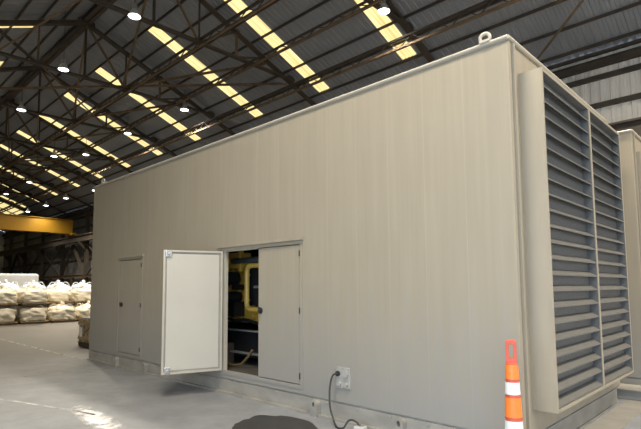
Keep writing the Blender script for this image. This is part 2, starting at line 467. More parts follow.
# longitudinal lattice ties between the trusses
def tie(y, z, label, d=.26, w=.09):
    t = empty('lattice_tie', (-30, y, z), label, 'tie beam', 'lattice ties along the roof')
    xa, xb = X0 + .3, X1 - .3
    for s, m_ in ((1, 'steel'), (-1, 'rust')):
        MB().box(xa, xb, y - w / 2, y + w / 2, z + s * d / 2 - .035, z + s * d / 2 + .035).build('chord', M[m_], t, loc=(-30, y, z))
    b = MB(); x = xa; k = 0
    while x < xb - .5:
        b.bar((x, y, z + (d / 2 if k % 2 else -d / 2)), (x + .5, y, z + (-d / 2 if k % 2 else d / 2)), .03); x += .5; k += 1
    b.build('lacing', M['steel'], t, loc=(-30, y, z))
tie(RY + 1.93, ZC - .02, 'long lattice tie on the truss bottom chords just past the ridge')
tie(CY + 12.4, ZC - .1, 'long lattice tie midway down the far roof slope', .2, .07)
tie(CY + 14.05, CZ + 8.62, 'long heavy lattice tie low on the far roof slope above the enclosure', .34, .11)

# thin rusty diagonal braces lying between the bottom chords
def brace(pa, pb, label):
    o = MB().angle(pa, pb, .09).build('roof_brace', M['rust'], loc=[(a + b) / 2 for a, b in zip(pa, pb)])
    tag(o, label, 'brace', 'diagonal braces in the roof')
slope = .922
def yl(x, x0): return 11.25 + slope * (x - x0)
n = 0
for k0 in (1, 4, 7):
    for a in range(2):
        if k0 + a + 1 < len(TX):
            xa, xb = TX[k0 + a], TX[k0 + a + 1]
            brace((xa, yl(xa, TX[k0]), ZC + .1), (xb, yl(xb, TX[k0]), ZC + .1), f'thin rusty diagonal roof brace, {ORD[n]} of those slanting away to the left'); n += 1
n = 0
for k0 in (2, 5, 8):
    xa, xb = TX[k0], TX[k0 + 1]
    brace((xa, RY - 1.9, ZC + .1), (xb, RY + 3.65, ZC + .1), f'thin rusty diagonal roof brace, {ORD[n]} of those slanting towards the far wall'); n += 1
n = 0
for k in (1, 2, 3, 4, 5, 6):
    brace((TX[k] + .1, RY, RZ - .5), (TX[k + 1] - .1, RY + 1.8, ZC + .12), f'thin rusty sway brace falling from the ridge, {ORD[n]} to the louvred end'); n += 1
n = 0
for k in (1, 2, 3, 4, 5, 6):
    brace((TX[k] - .1, RY + 5.3, RZ - 5.3 * T - .45), (TX[k + 1] + .1, RY + 2.05, ZC + .2), f'thin rusty sway brace under the far slope, {ORD[n]} to the louvred end'); n += 1
brace((-20.6, .15, ZC + .05), (-14.16, 1.2, ZC + .05), 'thin rusty roof brace at the upper left, this side of the ridge')
BRA, BRB = (-4.30, 13.3, 9.86), (-2.17, 11.0, 10.10)
# sway rod seen above the louvred corner
tag(MB().angle(BRA, BRB, .09).build('roof_brace', M['rust'], loc=[(p + q) / 2 for p, q in zip(BRA, BRB)]), 'thin rusty brace under the roof above the louvred corner', 'brace', 'diagonal braces in the roof')

# ------------------------------------------------------------------ skylights
def skylight(xc, w, oa, ob, sgn, label):
    pr = corrugated(xc - w / 2, xc + w / 2 - .05, w / 4, .02); vs = []; fs = []
    ya, yb = RY + sgn * oa, RY + sgn * ob
    for (u, d) in pr: vs += [(u, ya, roofz(ya) - .03 + d), (u, yb, roofz(yb) - .03 + d)]
    for i in range(len(pr) - 1): fs.append((2 * i, 2 * i + 1, 2 * i + 3, 2 * i + 2))
    o = MB().add(vs, fs).build('skylight', M['skylight'], loc=(xc, (ya + yb) / 2, roofz((ya + yb) / 2)))
    return tag(o, label, 'skylight', 'translucent strips in the roof')
SX = [-2.75, -8.62, -13.3, -18.1, -24.05, -28.75, -33.55, -38.6, -43.5, -49.1, -54.2, -59.2]
for i, x in enumerate(SX):
    skylight(x, .68, 1.82, 8.06, 1, f'yellow lit translucent roof strip on the far slope, {ORD[i]} to the louvred end')
for i, x in enumerate([-16.0, -21.5, -27.0, -32.5, -38.0, -43.5, -49.0]):
    skylight(x, .80, 1.82, 8.06, -1, f'yellow lit translucent roof strip on the near slope, {ORD[i]} to the louvred end')
for i, x in enumerate([-63.0, -66.5, -70.0, -73.5]):
    skylight(x, 2.9, 5.6, 8.6, 1, f'wide lit translucent roof panel at the far end, {ORD[i]} of four')

# ------------------------------------------------------------------ high bay lamps
def lamp(i, x, y, z, label, power):
    t = empty('high_bay_lamp', (x, y, z), label, 'lamp', 'high bay lamps under the roof')
    L = (x, y, z)
    if i is None:
        MB().lathe([(.205, 0), (.20, .02), (.17, .12), (.10, .24), (.08, .26)], (x, y, z), 24, cap=False).build('reflector', M['reflector'], t, loc=L, smooth=True)
        MB().lathe([(.08, .24), (.085, .42), (.065, .46), (.02, .47)], (x, y, z), 16).build('housing', M['lamp_body'], t, loc=L, smooth=True)
        MB().tube([(x, y, z + .46), (x, y, z + .62)], .016, 8).build('hook', M['steel'], t, loc=L)
        MB().lathe([(.005, -.03), (.11, -.02), (.185, .010), (.195, .025)], (x, y, z), 24, cap=False).build('lens', M['lamp'], t, loc=L, smooth=True)
    return t
LP = [(-1.2, 8.5, 10.95), (5.2, 8.5, 10.95), (-7.5, 2.7, 10.95), (-1.2, 2.7, 10.95), (5.2, 2.7, 10.95), (-1.0, -3.4, 9.6), (5.2, -3.4, 9.6), (-7.6, 8.5, 10.95), (-13.9, 2.7, 10.95), (-20.0, 2.45, 10.95), (-26.6, 2.6, 10.95), (-20.6, 8.6, 10.95), (-26.5, 8.25, 10.95), (-34.5, 6.7, 10.8), (-33.1, 8.3, 10.95),
      (-45.4, 8.18, 10.9), (-52.8, 8.2, 10.9), (-37.3, 10.6, 9.35), (-42.4, 10.2, 9.35), (-47.5, 10.2, 9.35), (-52.6, 10.1, 9.35)]
LP.sort(key=lambda p: -p[0])
l0 = None; lamps = []; ns = nh = 0
for i, (x, y, z) in enumerate(LP):
    seen = x < -7.55
    if seen: lab = f'glowing white high bay lamp under the roof, {ORD[ns]} in view to the louvred end'; ns += 1
    else: lab = f'high bay lamp just out of view above the louvred end, {ORD[nh]} of those'; nh += 1
    if l0 is None:
        l0 = lamp(None, x, y, z, lab, 0); t = l0
    else:
        t = copy_tree(l0); t.location = (x, y, z); t['label'] = lab
    lamps.append((t, x, y, z))
    l = bpy.data.lights.new('lamp_light', 'SPOT'); l.energy = (2100 if y < 0 else 2300 if x > -3 else 450 if y < 5 else 900) if x > -16 else 500 if abs(x + 48.9) < 4 else 2400; l.spot_size = R(140); l.spot_blend = .8; l.shadow_soft_size = 1.0 if y < 0 else .25; l.color = (1.0, .89, .72)
    lo = bpy.data.objects.new('lamp_light', l); COL.objects.link(lo); lo.location = (x, y, z - .08)

for t, x, y, z in lamps:
    MB().tube([(x, y, z + .6), (x, y, roofz(y) - .04)], .014, 6).build('drop_rod', M['steel'], t, loc=(x, y, z))

# ------------------------------------------------------------------ columns, crane runway and crane by the far wall
def column(x, label):
    t = empty('steel_column', (x, 13.55, 0), label, 'column', 'columns along the far wall')
    MB().ibeam((x, 13.55, 0), (x, 13.55, 9.2), .30, .34, .03).build('shaft', M['steel'], t, loc=(x, 13.55, 0))
    MB().box(x - .32, x + .32, 13.2, 13.82, 0, .04).build('base_plate', M['steel'], t, loc=(x, 13.55, 0))
    b = MB(); b.prism([], 0, 0) if False else None
    b.add([(x + e, yy, zz) for e in (-.12, .12) for yy, zz in ((13.33, 5.3), (13.33, 6.08), (12.78, 6.08), (12.78, 5.9))], [(0, 1, 2, 3), (7, 6, 5, 4), (0, 4, 5, 1), (1, 5, 6, 2), (2, 6, 7, 3), (3, 7, 4, 0)])
    b.build('crane_bracket', M['steel'], t, loc=(x, 13.55, 0))
    return t
CXs = TX[2:] + [TX[1], TX[0]]
CXs = [x for x in TX]
c0 = None
for i, x in enumerate(CXs):
    lab = f'dark steel column against the far wall, {ORD[i]} of the row to the louvred end'
    if c0 is None: c0 = column(x, lab)
    else:
        c = copy_tree(c0); c.location.x = x; c['label'] = lab
b = MB().ibeam((X0 + .3, 13.05, 6.43), (X1 - .3, 13.05, 6.43), .34, .62, .05)
o = b.build('crane_runway', M['steel'], loc=(-30, 13.05, 6.43)); tag(o, 'long dark runway beam carrying the yellow crane along the far wall', 'crane rail')
rail = MB().box(X0 + .3, X1 - .3, 13.02, 13.08, 6.74, 6.8).build('rail', M['rust'], o, loc=(-30, 13.05, 6.43))
# bracing frames between columns below the runway
def kbrace(xa, xb, kind, label):
    xm = (xa + xb) / 2
    t = empty('bracing_frame', (xm, 13.5, 0), label, 'bracing', 'bracing between far wall columns')
    L = (xm, 13.5, 0)
    a, c = xa - .22, xb + .22
    MB().ibeam((a, 13.45, 2.9), (c, 13.45, 2.9), .2, .26).build('strut', M['rust'], t, loc=L)
    if kind == 'k':
        MB().ibeam((a, 13.45, 3.0), (xm, 13.45, 6.0), .2, .24).build('diagonal', M['steel'], t, loc=L)
        MB().ibeam((c, 13.45, 3.0), (xm, 13.45, 6.0), .2, .24).build('diagonal', M['steel'], t, loc=L)
    else:
        MB().angle((a, 13.42, 3.0), (c, 13.42, 6.0), .12).build('diagonal', M['steel'], t, loc=L)
        MB().angle((c, 13.5, 3.0), (a, 13.5, 6.0), .12).build('diagonal', M['steel'], t, loc=L)
    MB().box(xm - .12, xm + .12, 13.3, 13.6, 0, 2.8).build('post', M['steel'], t, loc=L)
for i in range(5, len(TX) - 1):
    kbrace(TX[i], TX[i + 1], 'k' if i in (6, 9) else 'x', f'rusty bracing frame between far wall columns, {ORD[i - 5]} of those left of the enclosure')
# bridge crane
gx = -48.9
t = empty('bridge_crane', (gx, 5, 6.8), 'yellow overhead bridge crane girder reaching in from the left', 'crane')
MB().box(gx - .3, gx + .3, -6.8, 13.0, 7.05, 8.33).build('girder', M['crane'], t, loc=(gx, 5, 6.8), bevel=.02)
MB().box(gx - .42, gx + .42, -6.8, 12.7, 6.99, 7.05).build('bottom_flange', M['crane'], t, loc=(gx, 5, 6.8))
MB().box(gx - .42, gx + .42, -6.8, 13.0, 8.33, 8.38).build('top_flange', M['crane'], t, loc=(gx, 5, 6.8))
et = MB().box(gx - .75, gx + .75, 12.72, 13.25, 6.86, 7.05).build('end_truck', M['crane'], t, loc=(gx, 5, 6.8), bevel=.03)
for s in (-.5, .5):
    MB().tube([(gx + s, 12.98, 6.92), (gx + s, 13.12, 6.92)], .12, 16).build('wheel', M['steel'], et, loc=(gx + s, 13.05, 6.92))

# ------------------------------------------------------------------ generator enclosure
L_, H_, W_ = 9.886, 4.01, 3.42
Z0 = .226
def louver_box(t, ox, oy, y0, y1, z0, z1, p, mull, loc):
    lb = MB()
    th = .03
    lb.box(ox, ox + p, oy + y0, oy + y0 + th, z0, z1); lb.box(ox, ox + p, oy + y1 - th, oy + y1, z0, z1)
    lb.box(ox, ox + p, oy + y0 + th, oy + y1 - th, z0, z0 + th); lb.box(ox, ox + p, oy + y0 + th, oy + y1 - th, z1 - th, z1)
    bx = lb.build('louver_box', M['sand_plain'], t, loc=loc)
    ym = oy + mull
    MB().box(ox + .02, ox + p + .004, ym - .024, ym + .024, z0 + th, z1 - th).build('mullion', M['sand_plain'], bx, loc=(ox, ym, z0))
    n = 21; sl = MB(); pitch = (z1 - z0 - 2 * th) / n
    for i in range(n):
        za = z0 + th + pitch * i
        for ya, yb in ((oy + y0 + th, ym - .024), (ym + .024, oy + y1 - th)):
            vs = []
            for yy in (ya, yb):
                vs += [(ox + p - .012, yy, za + .006), (ox + p - .012, yy, za + .014), (ox + p - .085, yy, za + .062), (ox + p - .085, yy, za + .068), (ox + p - .006, yy, za + .020), (ox + p - .006, yy, za + .006)]
            # slat: lip at the front, sloping up to the back
            k = 6
            sl.add(vs, [(0, 1, 2, 3, 4, 5), (11, 10, 9, 8, 7, 6)] + [(j, (j + 1) % k, k + (j + 1) % k, k + j) for j in range(k)])
    ln = MB(); d0, d1 = ox + p - .092, ox + p - .004
    for ya, yb in ((oy + y0 + th, ym - .024), (ym + .024, oy + y1 - th)):
        ln.box(d0, d1, ya + .0005, ya + .003, z0 + th + .003, z1 - th - .003); ln.box(d0, d1, yb - .003, yb - .0005, z0 + th + .003, z1 - th - .003)
        ln.box(d0, d1, ya + .003, yb - .003, z1 - th - .003, z1 - th - .0005)
    ln.build('shade_liner', M['screen'], bx, loc=(ox, ym, z0))  # dark grey liner that paints shade over the bright inner frame faces
    sl.build('louver_slats', M['louver'], bx, loc=(ox, ym, z0))
    MB().box(ox + p - .105, ox + p - .092, oy + y0 + th, oy + y1 - th, z0 + th, z1 - th).build('backing_screen', M['screen'], bx, loc=(ox, ym, z0))
    return bx

def shell(t, ox, oy, openings, loc):
    """walls, roof and skid of one enclosure; front face at y = oy, right face at x = ox"""
    xs = sorted({-L_, 0.0} | {x for o in openings for x in o[:2]}); zs = sorted({Z0, H_ - .05} | {z for o in openings for z in o[2:]})
    b = MB(); th = .06
    for i in range(len(xs) - 1):
        for j in range(len(zs) - 1):
            xm, zm = (xs[i] + xs[i + 1]) / 2, (zs[j] + zs[j + 1]) / 2
            if any(o[0] < xm < o[1] and o[2] < zm < o[3] for o in openings): continue
            b.box(ox + xs[i], ox + xs[i + 1], oy, oy + th, zs[j], zs[j + 1])
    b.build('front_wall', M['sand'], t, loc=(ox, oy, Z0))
    MB().box(ox - th, ox, oy + th, oy + W_ - th, Z0, H_ - .05).build('end_wall', M['sand_plain'], t, loc=(ox, oy, Z0))
    MB().box(ox - L_, ox - L_ + th, oy + th, oy + W_ - th, Z0, H_ - .05).build('end_wall', M['sand_plain'], t, loc=(ox - L_, oy, Z0))
    MB().box(ox - L_, ox, oy + W_ - th, oy + W_, Z0, H_ - .05).build('back_wall', M['sand_plain'], t, loc=(ox, oy, Z0))
    rf = MB().box(ox - L_ - .012, ox + .012, oy - .012, oy + W_ + .012, H_ - .05, H_ - .012).build('roof_panel', M['sand_plain'], t, loc=(ox, oy, H_))
    b = MB()
    b.tube([(ox - L_ - .012, oy - .012, H_ - .02), (ox + .012, oy - .012, H_ - .02)], .02, 10); b.tube([(ox + .012, oy - .012, H_ - .02), (ox + .012, oy + W_ + .012, H_ - .02)], .02, 10)
    b.tube([(ox - L_ - .012, oy - .012, H_ - .02), (ox - L_ - .012, oy + W_, H_ - .02)], .02, 8)
    b.build('roof_edge_trim', M['sand_trim'], rf, loc=(ox, oy, H_), smooth=True)
    # corner posts on the louvred end
    b = MB()
    b.box(ox, ox + .012, oy + .0, oy + .055, Z0, H_ - .055); b.box(ox, ox + .03, oy + .085, oy + .12, Z0, H_ - .055)
    b.build('corner_post', M['sand_plain'], t, loc=(ox, oy, Z0))
    # skid: channel with top ledge and bottom flange
    b = MB()
    b.box(ox - L_, ox, oy + .0, oy + .05, .03, Z0 - .022)
    b.box(ox - L_ + .002, ox - .012, oy + .02, oy + W_ - .02, Z0 - .022, Z0)
    b.box(ox - L_ - .01, ox + .015, oy - .045, oy + .12, 0, .03)
    b.box(ox - .05, ox, oy + .05, oy + W_ - .2, .03, Z0 - .022); b.box(ox - .06, ox + .02, oy + .12, oy + W_ - .2, 0, .03)
    b.box(ox - L_, ox - L_ + .05, oy + .05, oy + W_, 0, Z0 - .022); b.box(ox - L_ + .05, ox - .05, oy + W_ - .05, oy + W_, 0, Z0 - .022)
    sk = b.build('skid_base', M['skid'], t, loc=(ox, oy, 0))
    return rf, sk

enc = empty('generator_enclosure', (-L_ / 2, W_ / 2, 0), 'big sand-coloured steel generator enclosure with one door swung open, filling the middle', 'generator enclosure')
SD = (-8.40, -7.40, .30, 2.20)
DD = (-4.62, -2.89, .335, 2.185)
rf, sk = shell(enc, 0, 0, [SD, DD], None)
struct_loc = (0, 0, Z0)
louver_box(enc, 0, 0, .24, 3.15, .451, 3.70, .228, 1.74, (0, 0, .45))
# interior floor and ledge bolts
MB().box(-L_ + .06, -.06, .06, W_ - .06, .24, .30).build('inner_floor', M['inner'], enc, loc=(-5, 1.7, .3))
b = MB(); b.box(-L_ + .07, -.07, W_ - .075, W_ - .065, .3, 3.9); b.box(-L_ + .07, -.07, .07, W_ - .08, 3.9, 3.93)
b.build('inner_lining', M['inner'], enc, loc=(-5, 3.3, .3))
bolt = MB().tube([(0, .004, -.03), (0, -.012, -.03)], .014, 8).build('ledge_bolt', M['skid'], sk, loc=(0, 0, 0))
x = -.50; k = 0
while x > -L_ + .2:
    o = bolt if k == 0 else bolt.copy()
    if k: COL.objects.link(o); o.parent = sk
    o.location = Vector((x, .0, Z0 - .01)) - wloc(sk); x -= .475; k += 1
# padeyes on the skid
def padeye(x, first):
    b = MB()
    w = .062; n = 10
    poly = [(-w, 0), (w, 0), (w, .15)] + [(w * math.cos(a), .15 + .055 * math.sin(a)) for a in [math.pi * k / n for k in range(1, n)]] + [(-w, .15)]
    # plate with a hole, standing proud of the skid
    hole = [(.024 * math.cos(2 * math.pi * k / 14), .145 + .034 * math.sin(2 * math.pi * k / 14)) for k in range(14)]
    bm = bmesh.new()
    def ring(pts, y): return [bm.verts.new((x + p[0], y, p[1])) for p in pts]
    yf, yb_ = -.075, -.001
    of, hf, ob, hb = ring(poly, yf), ring(hole, yf), ring(poly, yb_), ring(hole, yb_)
    for A in (of, hf, ob, hb):
        for i in range(len(A)):
            bm.edges.new((A[i], A[(i + 1) % len(A)]))
    def fill(A, B):
        es = [bm.edges.get((C[i], C[(i + 1) % len(C)])) for C in (A, B) for i in range(len(C))]
        bmesh.ops.triangle_fill(bm, use_beauty=True, use_dissolve=False, edges=es)
    fill(of, hf); fill(ob, hb)
    for A, B in ((of, ob), (hf, hb)):
        for i in range(len(A)):
            j = (i + 1) % len(A); bm.faces.new((A[i], A[j], B[j], B[i]))
    bmesh.ops.recalc_face_normals(bm, faces=bm.faces)
    me = bpy.data.meshes.new('padeye'); bm.to_mesh(me); bm.free(); me.materials.append(M['skid'])
    o = bpy.data.objects.new('padeye', me); COL.objects.link(o); o.parent = sk; o.location = -wloc(sk)
    bk = MB().box(x - .05, x + .05, -.03, .0, .03, .2).build('padeye_web', M['skid'], o, loc=(x, 0, .1)) if False else None
for x in (-8.36, -7.10, -2.58, -1.30): padeye(x, False)
# lifting eyes on the roof
for x, z, Rr, r in ((-.205, 4.05, .046, .017), (-9.33, 4.05, .046, .017)):
    e = MB().torus((x, -.02, z), Rr, r, (0.25, -1, 0))
    e.box(x - .05, x + .05, -.05, .01, H_ - .012, H_ + .012)
    o = e.build('lifting_eye', M['sand_trim'], rf, loc=(x, 0, z), smooth=True)

def hinge(x, z, par, y=-.012):
    MB().tube([(x, y, z - .04), (x, y, z + .04)], .009, 8).build('hinge', M['gasket'], par, loc=(x, y, z))
def handle(x, z, par):
    b = MB()
    b.tube([(x, -.004, z), (x, -.02, z)], .045, 18); b.tube([(x, -.02, z), (x, -.04, z)], .022, 12)
    b.bar((x, -.04, z - .03), (x, -.04, z + .05), .022, .018)
    b.build('latch_handle', M['gasket'], par, loc=(x, 0, z), smooth=False)
def door_panel(name, x0, x1, z0, z1, parent):
    g = .009
    d = MB().box(x0 + g, x1 - g, .0, .045, z0 + g, z1 - g).build(name, M['sand_door'], parent, loc=(x0, 0, z0), bevel=.004)
    return d
# personnel door
d = door_panel('personnel_door', *SD, enc)
handle(-8.24, 1.28, d)
for z in (.42, 1.28, 2.07): hinge(SD[1] + .004, z, d)
b = MB()
for (a0, a1, c0_, c1_) in ((SD[0] - .05, SD[0] - .004, .297, 2.204), (SD[1] + .004, SD[1] + .055, .297, 2.204), (SD[0] - .05, SD[1] + .055, 2.206, 2.245), (SD[0] - .05, SD[1] + .055, .262, .295)):
    b.box(a0, a1, -.006, 0, c0_, c1_)
b.build('door_frame', M['sand_door'], enc, loc=(-7.9, 0, .3))
MB().box(-8.46, -7.33, -.035, 0, 2.245, 2.285).build('drip_rail', M['sand_plain'], enc, loc=(-7.9, 0, 2.25))
# double door: shut leaf
XM = -3.765
d = door_panel('access_door', XM, DD[1], DD[2], DD[3], enc)
handle(-3.70, 1.28, d)
for z in (.45, 1.30, 2.06): hinge(DD[1] + .006, z, d)
b = MB()
for (a0, a1, c0_, c1_) in ((DD[0] - .06, DD[0] - .004, .332, 2.188), (DD[1] + .004, DD[1] + .06, .332, 2.188), (DD[0] - .06, DD[1] + .06, 2.19, 2.235), (DD[0] - .06, DD[1] + .06, .285, .33)):
    b.box(a0, a1, -.008, 0, c0_, c1_)
b.build('door_frame', M['sand_door'], enc, loc=(-3.7, 0, .3))
b = MB()
b.box(-4.63, -4.585, -.004, .055, DD[2], DD[3]); b.box(-4.585, XM, .0, .055, 2.175, DD[3])
b.build('door_jamb', M['sand_trim'], enc, loc=(-4.6, 0, .3))
MB().box(-4.76, -2.81, -.045, 0, 2.237, 2.275).build('drip_rail', M['sand_plain'], enc, loc=(-3.8, 0, 2.25))
# open leaf, swung out on its left-hand hinge; built flat along its own x axis, then turned
A = R(180 + 71)
leaf = bpy.data.objects.new('access_door_leaf', None)
leaf = None
wd = .90; z0_, z1_ = .345, 2.18
def leafmesh(name, mb, material, parent, at=(0, 0, 0), bevel=0):
    o = mb.build(name, material, None, loc=at, bevel=bevel)
    o.parent = parent
    return o
b = MB().box(0, wd, -.045, 0, 0, z1_ - z0_)
leaf = b.build('access_door', M['sand_plain'], None, bevel=.004)
leaf.parent = enc
leaf.location = Vector((-4.615, -.035, z0_)) - wloc(enc)
leaf.rotation_euler = (0, 0, A)
# inner face of the leaf looks to +y in its own frame
hh = z1_ - z0_
b = MB(); e = .028
b.box(0, e, 0, .03, 0, hh); b.box(wd - e, wd, 0, .03, 0, hh); b.box(e, wd - e, 0, .03, 0, e); b.box(e, wd - e, 0, .03, hh - e, hh)
leafmesh('leaf_edge', b, M['sand_trim'], leaf)
b = MB(); e2 = e + .022
b.box(e, e2, 0, .012, e, hh - e); b.box(wd - e2 , wd - e, 0, .012, e, hh - e); b.box(e2, wd - e2, 0, .012, e, e2); b.box(e2, wd - e2, 0, .012, hh - e2, hh - e)
leafmesh('gasket', b, M['skid'], leaf)
leafmesh('lining_panel', MB().box(e2 + .004, wd - e2 - .004, 0, .014, e2 + .004, hh - e2 - .004), M['sand_light'], leaf)
for zz in (.055, hh - .055):
    b = MB().box(wd - .125, wd - .035, .0, .035, zz - .05, zz + .05)
    b.tube([(wd - .08, .035, zz), (wd - .08, .06, zz)], .02, 10)
    leafmesh('corner_bolt', b, M['chrome'], leaf, bevel=.006)
# socket panel
sp = MB().box(-2.245, -2.02, -.012, 0, .395, .645).build('socket_panel', M['socket'], enc, loc=(-2.13, 0, .52), bevel=.004)
for x, z, r, mm in ((-2.205, .565, .03, 'gasket'), (-2.085, .565, .036, 'socket'), (-2.185, .445, .024, 'socket'), (-2.08, .445, .024, 'socket')):
    MB().tube([(x, -.012, z), (x, -.038, z)], r, 16).build('socket', M[mm], sp, loc=(x, -.012, z))
b = MB()
for x, z in ((-2.23, .63), (-2.035, .63), (-2.23, .41), (-2.035, .41), (-2.13, .405), (-2.13, .632)): b.tube([(x, -.012, z), (x, -.018, z)], .008, 8)
b.build('screw', M['grey_steel'], sp, loc=(-2.13, -.01, .5))

# neighbour enclosure behind
NX, NYY = .17, 4.16
nb = empty('generator_enclosure', (NX - L_ / 2, NYY + W_ / 2, 0), 'second sand-coloured enclosure mostly hidden behind the first, its corner showing at right', 'generator enclosure')
shell(nb, NX, NYY, [], None)
louver_box(nb, NX, NYY, .24, 3.15, .451, 3.70, .228, 1.74, (NX, NYY, .45))
# low drilled steel beam lying between the two skids
b = MB()
b.box(-1.2, .75, 3.62, 3.68, 0, .13); b.box(-1.2, .75, 3.55, 4.0, .13, .145); b.box(-1.2, .75, 3.94, 4.0, 0, .13)
o = b.build('channel_beam', M['skid'], loc=(0, 3.75, 0)); tag(o, 'low sand-painted steel channel lying on the floor between the two enclosures', 'steel beam')
tag(MB().box(.06, .345, .2, 3.5, 0, .012).build('steel_plate', M['skid'], loc=(.2, 1.5, 0)), 'flat steel plate on the floor along the louvred end of the enclosure', 'steel plate')

# ------------------------------------------------------------------ engine inside
en = empty('diesel_engine', (-5.0, 1.5, .3), 'yellow diesel engine seen through the open enclosure door', 'engine')
EL = (-5, 1.2, 1)
b = MB()
b.box(-6.6, -3.6, 1.0, 2.4, .98, 1.75)
for k in range(8):
    x = -6.4 + k * .36
    b.box(x, x + .26, .93, 1.0, 1.05, 1.35); b.tube([(x + .13, .90, 1.55), (x + .13, 1.0, 1.55)], .09, 14)
b.build('engine_block', M['yellow'], en, loc=EL, bevel=.015)
b = MB()
for k in range(4):
    x = -6.4 + k * .75; b.box(x, x + .62, 1.02, 1.6, 1.75, 1.98)
b.build('valve_cover', M['yellow'], en, loc=EL, bevel=.03)
b = MB().box(-5.62, -5.2, .78, 1.0, 1.96, 2.24); b.box(-5.22, -5.16, .72, .80, 1.9, 2.3); b.box(-5.64, -5.58, .74, .8, 1.9, 2.3)
b.build('upper_bracket', M['yellow'], en, loc=EL, bevel=.01)
b = MB().tube([(-5.40, .72, 2.085), (-5.37, .72, 2.085), (-3.2, .72, 2.085)], [.03, .052, .052], 18)
b.build('exhaust_pipe', M['black_gloss'], en, loc=EL, smooth=True)
def arc(c, r, a0, a1, n=7):
    return [(c[0] + r * math.cos(R(a0 + (a1 - a0) * k / n)), c[1], c[2] + r * math.sin(R(a0 + (a1 - a0) * k / n))) for k in range(n + 1)]
pp = [(-4.55, .68, 1.985)] + arc((-4.81, .68, 1.885), .1, 90, 180) + [(-4.91, .68, 1.8)] + arc((-4.81, .68, 1.345), .1, 180, 270) + [(-4.5, .68, 1.245)]
b = MB().tube(pp, .045, 16)
for z in (1.83, 1.40): b.tube([(-4.91, .68, z - .012), (-4.91, .68, z + .012)], .058, 16)
b.build('coolant_pipe', M['yellow_pipe'], en, loc=EL, smooth=True)
b = MB().tube([(-5.5, .62, 1.78), (-5.5, .9, 1.78)], .12, 20); b.tube([(-5.42, .62, 1.45), (-5.42, .9, 1.45)], .09, 18); b.box(-5.75, -5.3, .7, .95, 1.1, 1.36)
b.tube([(-5.28, .66, 1.62), (-5.28, .9, 1.62)], .05, 12)
b.build('filter_canister', M['black'], en, loc=EL, smooth=True)
MB().box(-5.08, -4.2, .80, .99, 1.30, 2.02).build('intake_manifold', M['black'], en, loc=EL, bevel=.03)
b = MB().box(-4.76, -4.35, .72, .97, 1.26, 1.60)
b.build('control_box', M['black'], en, loc=EL, bevel=.02)
MB().box(-4.77, -4.35, .71, .97, 1.60, 1.64).build('control_box_lid', M['grey_steel'], en, loc=EL)
b = MB().tube(smooth_path([(-5.6, .72, 1.0), (-5.45, .68, 1.07), (-5.2, .66, 1.03), (-4.95, .68, 1.06), (-4.6, .72, 1.0)]), .03, 8)
b.build('hose', M['black'], en, loc=EL, smooth=True)
base = empty('engine_base', (-5, 1.2, .3), 'black engine bed with grey rails, low inside the open door', 'engine base')
MB().box(-6.8, -3.4, .75, 2.5, .42, .86).build('bed', M['black'], base, loc=(-5, 1.2, .3))
for z, y in ((.875, .68), (.50, .66)):
    MB().box(-6.8, -3.4, y, y + .12, z - .012, z + .012).build('rail', M['grey_steel'], base, loc=(-5, y, z))
b = MB()
for x in (-6.4, -5.42, -4.2): b.add([(x + e, yy, zz) for e in (-.06, .06) for yy, zz in ((.75, .3), (.55, .3), (.62, .64), (.75, .64))], [(0, 1, 2, 3), (7, 6, 5, 4), (0, 4, 5, 1), (1, 5, 6, 2), (2, 6, 7, 3), (3, 7, 4, 0)])
b.build('mounting_foot', M['foot'], base, loc=(-5, .7, .3))
b = MB().tube([(-5.25, .5, .62), (-5.22, .46, .48), (-5.12, .42, .36), (-4.95, .42, .325), (-4.75, .45, .36), (-4.62, .5, .50), (-4.55, .52, .6)], .022, 10)
tag(b.build('drain_hose', M['ochre'], loc=(-4.95, .42, .32), smooth=True), 'ochre hose drooping on the enclosure floor inside the open door', 'hose')

# ------------------------------------------------------------------ things on the floor
# traffic cone / channelizer post
KX, KY = .075, -.36
cn = empty('traffic_cone', (KX, KY, 0), 'tall orange channelizer cone with white bands at the near enclosure corner', 'traffic cone')
KL = (KX, KY, 0)
KH = 1.147
rad = lambda z: .086 - (z - .05) * .0415
b = MB(); b.prism([(KX + .18 * math.cos(2 * math.pi * k / 8 + .39), KY + .18 * math.sin(2 * math.pi * k / 8 + .39)) for k in range(8)], 0, .05)
b.build('rubber_base', M['gasket'], cn, loc=KL, bevel=.01)
b = MB().lathe([(rad(z), z) for z in (.05, .2, .35, .5, .65, .8, .95)] + [(.03, .965)], (KX, KY, 0), 24)
b.build('cone_body', M['orange'], cn, loc=KL, smooth=True)
for z0c, z1c, mm, nm in ((.10, .16, 'orange_sheeting', 'orange_band'), (.18, .28, 'cone_white', 'white_band'), (.30, .365, 'orange_sheeting', 'orange_band'), (.385, .486, 'cone_white', 'white_band'),
                         (.515, .675, 'orange_sheeting', 'orange_band'), (.70, .80, 'cone_white', 'white_band'), (.825, .945, 'orange_sheeting', 'orange_band')):
    MB().lathe([(rad(z0c) + .003, z0c), (rad(z1c) + .003, z1c)], (KX, KY, 0), 24, cap=False).build(nm, M[mm], cn, loc=KL, smooth=True)
